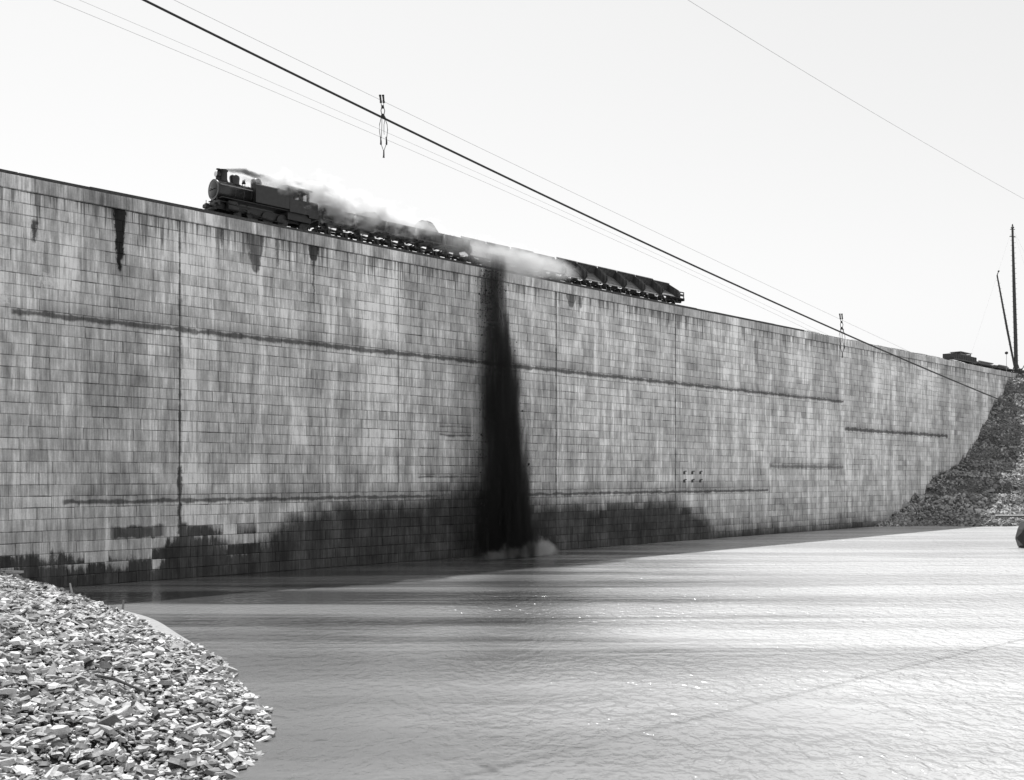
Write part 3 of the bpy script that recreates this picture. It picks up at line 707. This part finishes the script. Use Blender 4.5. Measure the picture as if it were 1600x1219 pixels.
# left bank
WL = [(-60, 112), (-46, 92), (-36.2, 80.5), (-31.7, 74), (-24, 64), (-16.3, 52.1), (-13.1, 46.2), (-10.6, 41.4), (-9.5, 37.5), (-8.6, 35), (-8.4, 31.5), (-8.7, 27), (-6.8, 22), (-2, 17), (10, 13), (40, 9), (90, 4)]
def bank_h(X, Y):
    X = np.asarray(X, float); Y = np.asarray(Y, float); best = np.full(X.shape, 1e9); sgn = np.zeros(X.shape)
    for (ax, ay), (bx, by) in zip(WL[:-1], WL[1:]):
        dx, dy = bx - ax, by - ay; L2 = dx * dx + dy * dy
        t_ = np.clip(((X - ax) * dx + (Y - ay) * dy) / L2, 0, 1); qx, qy = ax + t_ * dx, ay + t_ * dy
        d = np.hypot(X - qx, Y - qy); cr = dx * (Y - ay) - dy * (X - ax)
        m_ = d < best; best = np.where(m_, d, best); sgn = np.where(m_, np.sign(-cr), sgn)
    sd = best * sgn + .9 * (vnoise(X * .35, Y * .35, 21) - .5) + .7 * (vnoise(X * 1.1, Y * 1.1, 22) - .5)
    h = np.where(sd > 0, 6.9 * (1 - np.exp(-sd * .062)) , .42 * sd)
    return h + (vnoise(X * .5, Y * .5, 12) - .5) * .5 * np.clip(sd / 3, 0, 1)
t = NT('bank_ground'); n1 = t.noise((5, 5, 5), 5, .7); t.principled(t.step(n1, .35, .65, .04, .12, 'LINEAR'), .95, t.bump(n1, 1.0, .1), .1); M['bankg'] = t.m
def bank_grid(X, Y):
    h = bank_h(X, Y) - .12; return np.maximum(h, -2.5)
gb = link('ground', grid_mesh('ground', -75, 60, -30, 110, .6, bank_grid, M['bankg'])); tag(gb, 'stony bank rising out of the water in the left foreground', 'ground', kind='structure')
gnd = MB(); gnd.add([(-4000, -4000, -2.8), (4000, -4000, -2.8), (4000, 6000, -2.8), (-4000, 6000, -2.8)], [(0, 1, 2, 3)]); tag(gnd.build('lake_bed', M['bankg']), 'muddy bed under the water', 'ground', kind='structure')
# ground behind the wall
b = MB(); b.prism([(6.0, -3), (9.0, 22), (400, 20), (400, -3)], -400, 600); o = b.build('hillside', M['emb']); o.location = WALL0; o.rotation_euler = (0, 0, R(45)); tag(o, 'fill behind the wall', 'ground', kind='structure')

mb = MB(); ns = 40
for i in range(ns):
    f = i / (ns - 1); a_ = Vector((-26.5, 68, 0)).lerp(Vector((-13.6, 47.5, 0)), f); w_ = (.15 + 1.1 * math.sin(math.pi * f) ** .6) * (1 + .15 * math.sin(f * 9)); nrm_ = Vector((.85, .53, 0))
    a_ += nrm_ * (.25 * math.sin(f * 5))
    mb.v += [tuple(a_ - nrm_ * 1.2 + Vector((0, 0, .14))), tuple(a_ + nrm_ * w_ * .5 + Vector((0, 0, .06))), tuple(a_ + nrm_ * w_ + Vector((0, 0, -.05)))]
for i in range(ns - 1):
    for k in range(2): b_ = i * 3 + k; mb.f.append((b_, b_ + 1, b_ + 4, b_ + 3))
M['sand'] = simple('pale_sand', .27, .9, .15, 3, .1, .3)
o = mb.build('sand_bar', M['sand']); tag(o, 'narrow strip of pale sand at the far edge of the stone bank', 'sand bar', kind='structure')
def scatter(n, x0, x1, y0, y1, mu, sg_, lo, hi, lift):
    X = rng.uniform(x0, x1, n); Y = rng.uniform(y0, y1, n); h = bank_h(X, Y)
    p_ = ((X - WALL0.x) - (Y - WALL0.y)) * S2
    k = (h > -.12) & (X / Y > -.60) & (p_ > .1) & (X < 3)
    X, Y, h = X[k], Y[k], h[k]; s_ = np.clip(rng.lognormal(mu, sg_, len(X)), lo, hi)
    return X, Y, h + lift * s_, s_
parts = [scatter(95000, -45, 1, 16, 56, -2.35, .42, .05, .30, .15), scatter(54000, -46, 1, 16, 56, -1.85, .36, .10, .38, .35), scatter(6500, -26, 1, 16, 50, -1.4, .30, .18, .48, .4), scatter(60000, -50, -14, 50, 92, -1.75, .38, .1, .4, .2)]
X, Y, Z, size = [np.concatenate([p[i] for p in parts]) for i in range(4)]; size = size * .88
eps = .4; gxn = (bank_h(X + eps, Y) - bank_h(X - eps, Y)) / (2 * eps); gyn = (bank_h(X, Y + eps) - bank_h(X, Y - eps)) / (2 * eps)
nr = np.stack([-gxn, -gyn, np.ones(len(X))], -1)
nr[:, :2] *= .3; nr += np.array([-.10, .12, 0])
tn = np.clip(rng.normal(1.02, .26, len(X)), .3, 1.6); tn = np.where(rng.random(len(X)) < .16, tn * .42, tn)
print("stones", len(X))
me = stones('broken_stone', X, Y, Z, nr, size, rng.uniform(.10, .32, len(X)), np.full(len(X), .30), tn, M['stone'])
o = link('broken_stone', me); tag(o, 'thick layer of pale broken stone slabs covering the left bank', 'broken stone', kind='stuff')

# timbers among the stones
def bank_z(x, y): return float(bank_h(np.array([x]), np.array([y]))[0])
def pix(px, y_, dz=0): return Vector(((px - 800) / 1600 * y_, y_, bank_z((px - 800) / 1600 * y_, y_) + dz))
b = MB(); b.tube([(0, 0, -.3), (.08, 0, .5), (.12, .02, 1.05)], [.09, .08, .06], 7); o = b.build('stake', M['wood']); o.location = pix(190, 66.0); tag(o, 'short dark stake upright on the edge of the bank, the lower of two', 'stake', 'stakes on the bank')
b = MB(); b.tube([(0, 0, -.3), (-.15, 0, .6), (-.28, .03, 1.2)], [.08, .08, .06], 7); o = b.build('stake', M['wood_pale']); o.location = pix(115, 74.0); tag(o, 'pale leaning stake on the edge of the bank, nearer the wall', 'stake', 'stakes on the bank')
b = MB(); b.box((0, 0, .12), (2.4, .5, .14), Matrix.Rotation(R(-14), 3, 'Z'), .02); o = b.build('plank', M['wood_pale']); o.location = Vector((-38.1, 77.4, bank_z(-38.1, 77.4) + .25)); tag(o, 'pale plank lying on the top corner of the bank at the left edge', 'plank')
b = MB(); b.tube([(-1.2, .1, .0), (0, 0, .04), (1.2, -.3, -.05)], [.05, .06, .03], 7); o = b.build('pole', M['wood_dark']); o.location = pix(180, 34.5, .30); o.rotation_euler = (0, R(10), R(-8)); tag(o, 'dark wooden pole lying among the pale stones of the bank', 'pole')

# ------------------------------------------------------------------ water
t = NT('water_surface'); t.coords()
band = t.noise((.010, .13, 1), 4, .6, (4, 2, 0), .4)           # wind streaks, long in x
band2 = t.noise((.035, .06, 1), 3, .55, (9, 12, 0))
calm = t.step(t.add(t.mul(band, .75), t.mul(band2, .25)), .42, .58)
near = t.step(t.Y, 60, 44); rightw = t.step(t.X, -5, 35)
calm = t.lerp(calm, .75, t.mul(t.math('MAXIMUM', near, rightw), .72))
mp = t.n("ShaderNodeMapping"); t.t.links.new(t.obj, mp.inputs[0]); mp.inputs['Rotation'].default_value = (0, 0, R(-20)); mp.inputs['Scale'].default_value = (2.0, 1.25, 1)
nx_ = t.n("ShaderNodeTexNoise"); nx_.inputs['Scale'].default_value = 1; nx_.inputs['Detail'].default_value = 2.5; nx_.inputs['Roughness'].default_value = .5; nx_.inputs['Distortion'].default_value = .35
t.t.links.new(mp.outputs[0], nx_.inputs['Vector']); rip = nx_.outputs[0]; rip2 = t.noise((.45, .6, 1), 2, .5, (5, 5, 0), .6); rip3 = t.noise((3.5, 4.5, 1), 2, .5, (1, 2, 0))
ruf = t.step(t.add(t.noise((.05, .05, 1), 3, .55, (1, 8, 0)), t.mul(t.X, .012)), .42, .66, .30, 1.15)
hh = t.add(t.add(t.mul(rip, .9), t.mul(rip2, .8)), t.mul(rip3, .15))
hh = t.mul(t.mul(hh, ruf), t.step(calm, 0, 1, .35, 1.0, 'LINEAR'))
glare_tint = t.step(t.add(t.mul(t.X, .011), t.mul(t.sub(t.noise((.02, .03, 1), 3, .6, (3, 3, 0)), .5), .35)), -.12, .34)  # paler to the right: sun glare put into the water's colour
base_v = t.mul(t.step(glare_tint, 0, 1, .135, .46, 'LINEAR'), t.step(calm, 0, 1, .42, 1.14, 'LINEAR'))  # calm bands also darkened in colour, as the wall's reflection
# the fall's dark reflection painted into the colour, and foam at its foot
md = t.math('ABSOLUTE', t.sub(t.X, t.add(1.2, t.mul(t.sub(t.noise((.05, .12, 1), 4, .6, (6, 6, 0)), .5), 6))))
fall_reflection = t.mul(t.mul(t.step(md, .5, 6.5, 1.0, 0.0), t.step(t.Y, 42, 66)), .52)
base_v = t.mul(base_v, t.sub(1.0, fall_reflection))
fx_ = t.math('DIVIDE', t.sub(t.X, 4.5), 9.0); fy_ = t.math('DIVIDE', t.sub(t.Y, 115.5), 2.6)
foam = t.mul(t.step(t.math('SQRT', t.add(t.mul(fx_, fx_), t.mul(fy_, fy_))), .2, 1.0, 1.0, 0.0), t.step(t.noise((.5, 2.2, 1), 5, .7, (0, 3, 0)), .50, .62))
base_v = t.lerp(base_v, .6, foam)
rr = t.step(calm, 0, 1, .12, .25, 'LINEAR')
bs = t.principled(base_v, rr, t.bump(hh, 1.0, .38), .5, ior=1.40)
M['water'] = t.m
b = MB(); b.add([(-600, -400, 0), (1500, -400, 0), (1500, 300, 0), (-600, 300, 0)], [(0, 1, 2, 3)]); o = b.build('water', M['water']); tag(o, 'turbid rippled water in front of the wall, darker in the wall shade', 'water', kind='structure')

# ------------------------------------------------------------------ boat tip and spar at the right edge
bt_ = empty('boat', (65.5, 127, 0)); tag(bt_, 'black raked bow of a boat entering at the right edge', 'boat')
b = MB()
def hull_sec(x, zb, zt, w): return [(x, -w, zb), (x, w, zb), (x, w, zt), (x, -w, zt)]
secs = [(-2.95, 1.05, 1.35, .25), (-2.35, .15, 2.3, .9), (-1.6, -.3, 3.2, 1.6), (1.5, -.6, 3.3, 2.2), (12, -.6, 3.1, 2.4), (16, .4, 3.4, 1.5)]
base_i = 0
for s_ in secs: b.v += hull_sec(*s_)
for i in range(len(secs) - 1):
    for k in range(4): b.f.append((i * 4 + k, i * 4 + (k + 1) % 4, i * 4 + 4 + (k + 1) % 4, i * 4 + 4 + k))
b.f.append((0, 1, 2, 3)); e = (len(secs) - 1) * 4; b.f.append((e, e + 3, e + 2, e + 1))
b.build('hull', M['tar'], bt_)
b = MB(); b.box((5, 0, 4.0), (6, 3.2, 1.6)); b.box((5, 0, 4.86), (6.6, 3.8, .12)); b.build('deckhouse', M['wood'], bt_)
b = MB(); b.box((-2.2, 0, 4.02), (6.6, .34, .16)); b.build('spar_lit_top', M['wood_pale'], bt_)  # upper half of the spar, pale to paint its sunlit top
b = MB(); b.box((-2.2, .02, 3.86), (6.5, .28, .15)); b.box((-.7, 0, 3.5), (.3, .3, .8)); b.box((.9, 0, 3.6), (.3, .3, .9)); b.build('spar_shade_and_posts', M['tar'], bt_)  # dark lower half paints the spar's shaded underside; two posts carry it

# ------------------------------------------------------------------ cableway
def cable(name, pts, r, m, label, group=None, cat='cable', n=60):
    P = [Vector(p) for p in pts]; out = []
    # smooth curve through three points (parabola in the parameter)
    a_, b_, c_ = P; tb = (b_ - a_).length / ((b_ - a_).length + (c_ - b_).length)
    for i in range(n + 1):
        u = -0.35 + i / n * 1.75
        l0 = (u - tb) * (u - 1) / ((0 - tb) * (0 - 1)); l1 = u * (u - 1) / (tb * (tb - 1)); l2 = u * (u - tb) / (1 - tb)
        out.append(a_ * l0 + b_ * l1 + c_ * l2)
    mb_ = MB(); mb_.tube(out, r, 8); o_ = mb_.build(name, m, None, True); tag(o_, label, cat, group); return o_
def at(px, py, d): return Vector(((px - 800) / 1600 * d, d, CAM_H + (745 - py) / 1600 * d))
cable('track_cable', [at(225, 0, 34.6), at(598, 184, 40), at(1600, 640, 68.6)], .045, M['rope'], 'thick dark cableway rope running down across the picture through both rope carriers')
cable('hoist_rope', [at(272, 0, 35.2), at(596, 157, 40), at(1313, 499, 57)], .007, M['rope_thin'], 'thin rope running just above the thick cable into the carrier tops')
cable('fall_rope', [at(84, 0, 32.9), at(594, 214, 40), at(1316, 541, 57)], .006, M['rope_thin'], 'faint thin rope below the thick cable, lower of the two on the left', 'thin ropes below the thick cable')
cable('fall_rope', [at(124, 0, 33.2), at(602, 206, 40.3), at(1319, 536, 57.2)], .005, M['rope_thin'], 'faintest thin rope below the thick cable, upper of the two on the left', 'thin ropes below the thick cable')
cable('distant_rope', [at(1075, 0, 52), at(1290, 132, 60), at(1600, 311, 75)], .010, M['rope_thin'], 'thin pale rope crossing the sky alone in the upper right corner')
def carrier(name, px, py, d, label, lean=0):
    r_ = empty(name, at(px, py, d)); tag(r_, label, 'rope carrier', 'rope carriers hanging on the thick cable')
    s_ = .0267 * 40 / 40 * .1
    def q(x, y): return ((x - 540) * .002667, 0, -(y - 465) * .002667)
    ir = M['rope']
    for xs, lean_ in ((502, 12), (546, 10)):
        b = MB(); b.tube([q(xs, 165), q(xs + lean_, 272)], [.040, .036], 8); b.tube([q(xs - 1, 160), q(xs, 178)], .048, 8); b.tube([q(xs + lean_ - 1, 255), q(xs + lean_, 274)], .046, 8); b.build('top_sheave', ir, r_)
    b = MB(); b.tube([q(514, 270), q(526, 335), q(514, 390), q(528, 455), q(522, 500)], .017, 6); b.tube([q(556, 270), q(552, 335), q(570, 390), q(558, 450), q(576, 500)], .017, 6)
    b.lathe((0, 0, .345), [(.035, -.06), (.055, 0), (.035, .06)], 10); b.lathe((0, 0, 0), [(.05, -.07), (.075, 0), (.05, .07)], 10); b.tube([q(545, 450), q(580, 510)], [.04, .035], 8); b.build('hanger', ir, r_)
    for pl, w in (([(520, 480), (492, 600), (492, 690), (508, 790)], .013), ([(528, 480), (528, 600), (524, 700), (520, 790)], .011), ([(574, 510), (604, 590), (612, 670), (600, 780)], .014), ([(572, 520), (558, 600), (558, 700), (562, 740)], .011)):
        b = MB(); b.tube([q(*p) for p in pl], w, 6); b.build('side_arm', ir, r_)
    for x0, x1 in ((510, 514), (590, 596)):
        b = MB(); b.tube([q(x0, 775), q(x1, 840), q(x1, 890)], [.024, .032, .032], 8); b.tube([q(x1 - 4, 862), q(x1 + 4, 872)], .042, 8); b.build('lower_sheave', ir, r_)
    b = MB(); b.tube([q(518, 880), q(534, 930), q(554, 985)], .012, 6); b.tube([q(592, 880), q(574, 930), q(556, 985)], .012, 6); b.build('yoke', ir, r_)
    b = MB(); b.tube([q(556, 970), q(556, 1040), q(553, 1078)], [.024, .030, .042], 8); b.build('weight', ir, r_)
    return r_
carrier('rope_carrier', 598, 181, 40, 'rope carrier high on the cable above the front half of the train')
carrier('rope_carrier', 1315, 513, 57, 'smaller looking rope carrier lower down the cable, overlapping the top of the wall at right')

# ------------------------------------------------------------------ steam, smoke, dust, falling earth
def vol_object(name, lo, hi, m, label, cat):
    b = MB(); b.box([(lo[i] + hi[i]) / 2 for i in range(3)], [hi[i] - lo[i] for i in range(3)])
    o_ = b.build(name, m); o_.location = WALL0; o_.rotation_euler = (0, 0, R(45)); tag(o_, label, cat, kind='stuff'); return o_
def vol_material(name, axis, cs, cy, rs, dens, col, nscale, namp, aniso=.2, ry=None, soft=.7, step=.15, onesided=False, streams=False):
    """density along an axis ('s' or 'z'): centre curves, radius curves and density curve in wall coordinates"""
    t = NT(name); t.coords(); A = t.X if axis == 's' else t.Z; B = t.Z if axis == 's' else t.X
    d1 = t.math('DIVIDE', t.sub(B, t.curve(A, cs)), t.curve(A, rs)); d2 = t.math('DIVIDE', t.sub(t.Y, t.curve(A, cy)), t.curve(A, ry or rs))
    e = t.math('SQRT', t.add(t.mul(d1, d1), t.mul(d2, d2)))
    nz = t.mul(t.sub(t.noise(nscale, 4, .6), .5), namp)
    dn = t.mul(t.step(t.add(e, nz), 1.0 - soft, 1.0, 1.0, 0.0), t.curve(A, dens))
    if streams: dn = t.mul(dn, t.step(t.noise((1.7, 1.7, .10), 4, .7, (4, 4, 4)), .36, .58, .22, 1.35))
    if onesided: dn = t.mul(dn, t.step(t.add(d1, nz), -1.15, .1))
    pv = t.n("ShaderNodeVolumePrincipled"); pv.inputs['Color'].default_value = (col, col, col, 1); pv.inputs['Anisotropy'].default_value = aniso
    t.set(pv.inputs['Density'], dn); t.t.links.new(pv.outputs[0], t.out.inputs['Volume'])
    t.m.cycles.volume_step_rate = step
    return t.m
H = WH
m = vol_material('steam', 's', [(21, H + 4.3), (24, H + 4.4), (28, H + 3.9), (32, H + 3.2), (37, H + 3.1), (43, H + 3.0), (48, H + 2.8)], [(21, 1.9), (24, 1.5), (28, .6), (34, .5), (48, 1.0)],
                 [(21, .3), (23, .6), (26, 1.35), (30, 1.9), (34, 1.7), (40, 1.4), (48, 1.0)], [(21, 0), (22, 1.2), (26, 1.0), (31, 1.4), (36, 1.1), (41, .8), (47, 0)], .88, (.5, .75, .9), 4.0, .3)
vol_object('steam', (21, -1.4, H + 1.0), (48, 4.2, H + 6.2), m, 'white steam trailing back from the locomotive over the cab and first cars', 'steam')
m = vol_material('smoke', 's', [(20, H + 4.85), (21.5, H + 5.1), (24, H + 4.95), (27, H + 4.9), (32, H + 5.6)], [(20, 1.9), (32, 2.4)], [(20, .14), (21.5, .34), (24, .36), (27, .6), (32, .8)],
                 [(20, 4), (22, 4), (24, 2.6), (27, .6), (29, .6), (32, 0)], .08, (.8, 1, 1.6), 1.6, 0, step=.15)
vol_object('chimney_smoke', (20.0, 1.0, H + 4.2), (32, 3.6, H + 6.4), m, 'thin dark smoke blown flat back from the locomotive chimney', 'smoke')
m = vol_material('dust', 's', [(43, H + 2.2), (48, H + 2.1), (54, H + 1.1), (60, H + 1.3), (68, H + 2.0)], [(43, 1.0), (50, .4), (56, -.8), (62, 0), (68, 1.0)],
                 [(43, .9), (48, 1.7), (54, 2.3), (60, 1.9), (68, .9)], [(43, 0), (46, .35), (50, .55), (56, .65), (61, .5), (68, 0)], .85, (.4, .5, .5), 1.5, .2)
vol_object('dust', (43, -4.2, H - 2.6), (68, 3.4, H + 4.6), m, 'pale dust cloud round the tipping cars at the head of the dark fall', 'dust')
m = vol_material('falling_earth', 'z', [(.0, 50.9), (10, 50.8), (20, 50.9), (28, 51.0), (33.6, 51.8)], [(.0, -3.4), (10, -3.0), (20, -2.2), (29, -1.2), (33.6, -.4)],
                 [(.0, 5.0), (8, 4.6), (18, 3.7), (28, 2.5), (33.6, 2.2)], [(0, 2.2), (24, 1.8), (29, 1.3), (33.6, .5)], .05, (.7, .8, .16), 1.3, 0, ry=[(.0, 2.6), (15, 1.8), (28, 1.1), (33.6, 1.0)], soft=.6, step=.12, onesided=True, streams=True)
vol_object('falling_earth', (45.2, -6.6, .05), (56.6, .8 - .95, H + 1.6), m, 'dark curtain of earth falling from the tipped cars to the water', 'falling earth')
rl = rng.uniform(0, 1, (2600, 4)); zz_ = rl[:, 0] ** .8 * 31.5
cw = np.interp(zz_, [0, 33], [4.6, 1.7]); pc = np.interp(zz_, [0, 20, 33], [3.4, 2.2, .6])
sv = 50.9 + rng.normal(0, .55, 2600) * cw; pv_ = np.clip(pc + rng.normal(0, .6, 2600), .35, 6.5)
k_ = (sv < 50.9 + cw * 1.02) & (sv > 50.9 - cw * .95); sv, pv_, zz_ = sv[k_], pv_[k_], zz_[k_]
Xw = WALL0.x + (sv + pv_) * S2; Yw = WALL0.y + (sv - pv_) * S2
me = stones('earth_clod', Xw, Yw, zz_ + .3, rng.normal(0, 1, (len(sv), 3)), np.clip(rng.lognormal(-3.15, .5, len(sv)), .02, .22), rng.uniform(.5, 1, len(sv)), np.full(len(sv), .4), np.full(len(sv), 1.0), M['earth'])
tag(link('earth_clod', me), 'clods of dark earth dropping through the air at the edges of the fall', 'earth clods', kind='stuff')
m = vol_material('spray', 's', [(45, .3), (52, .4), (55.0, .9), (58.6, .2)], [(46, -5.0), (58, -4.5)], [(45, .5), (50, 1.2), (53.6, 1.1), (55.4, 1.45), (56.6, 1.0), (58.2, .3)], [(45.2, 0), (48, .3), (53.0, .4), (54.8, 1.0), (56.0, 1.0), (58.2, 0)], .85, (.9, .9, .8), 2.4, .2, step=.15)
vol_object('spray', (45.2, -7.2, .06), (58.8, -2.2, 3.4), m, 'pale spray where the falling earth strikes the water', 'spray')
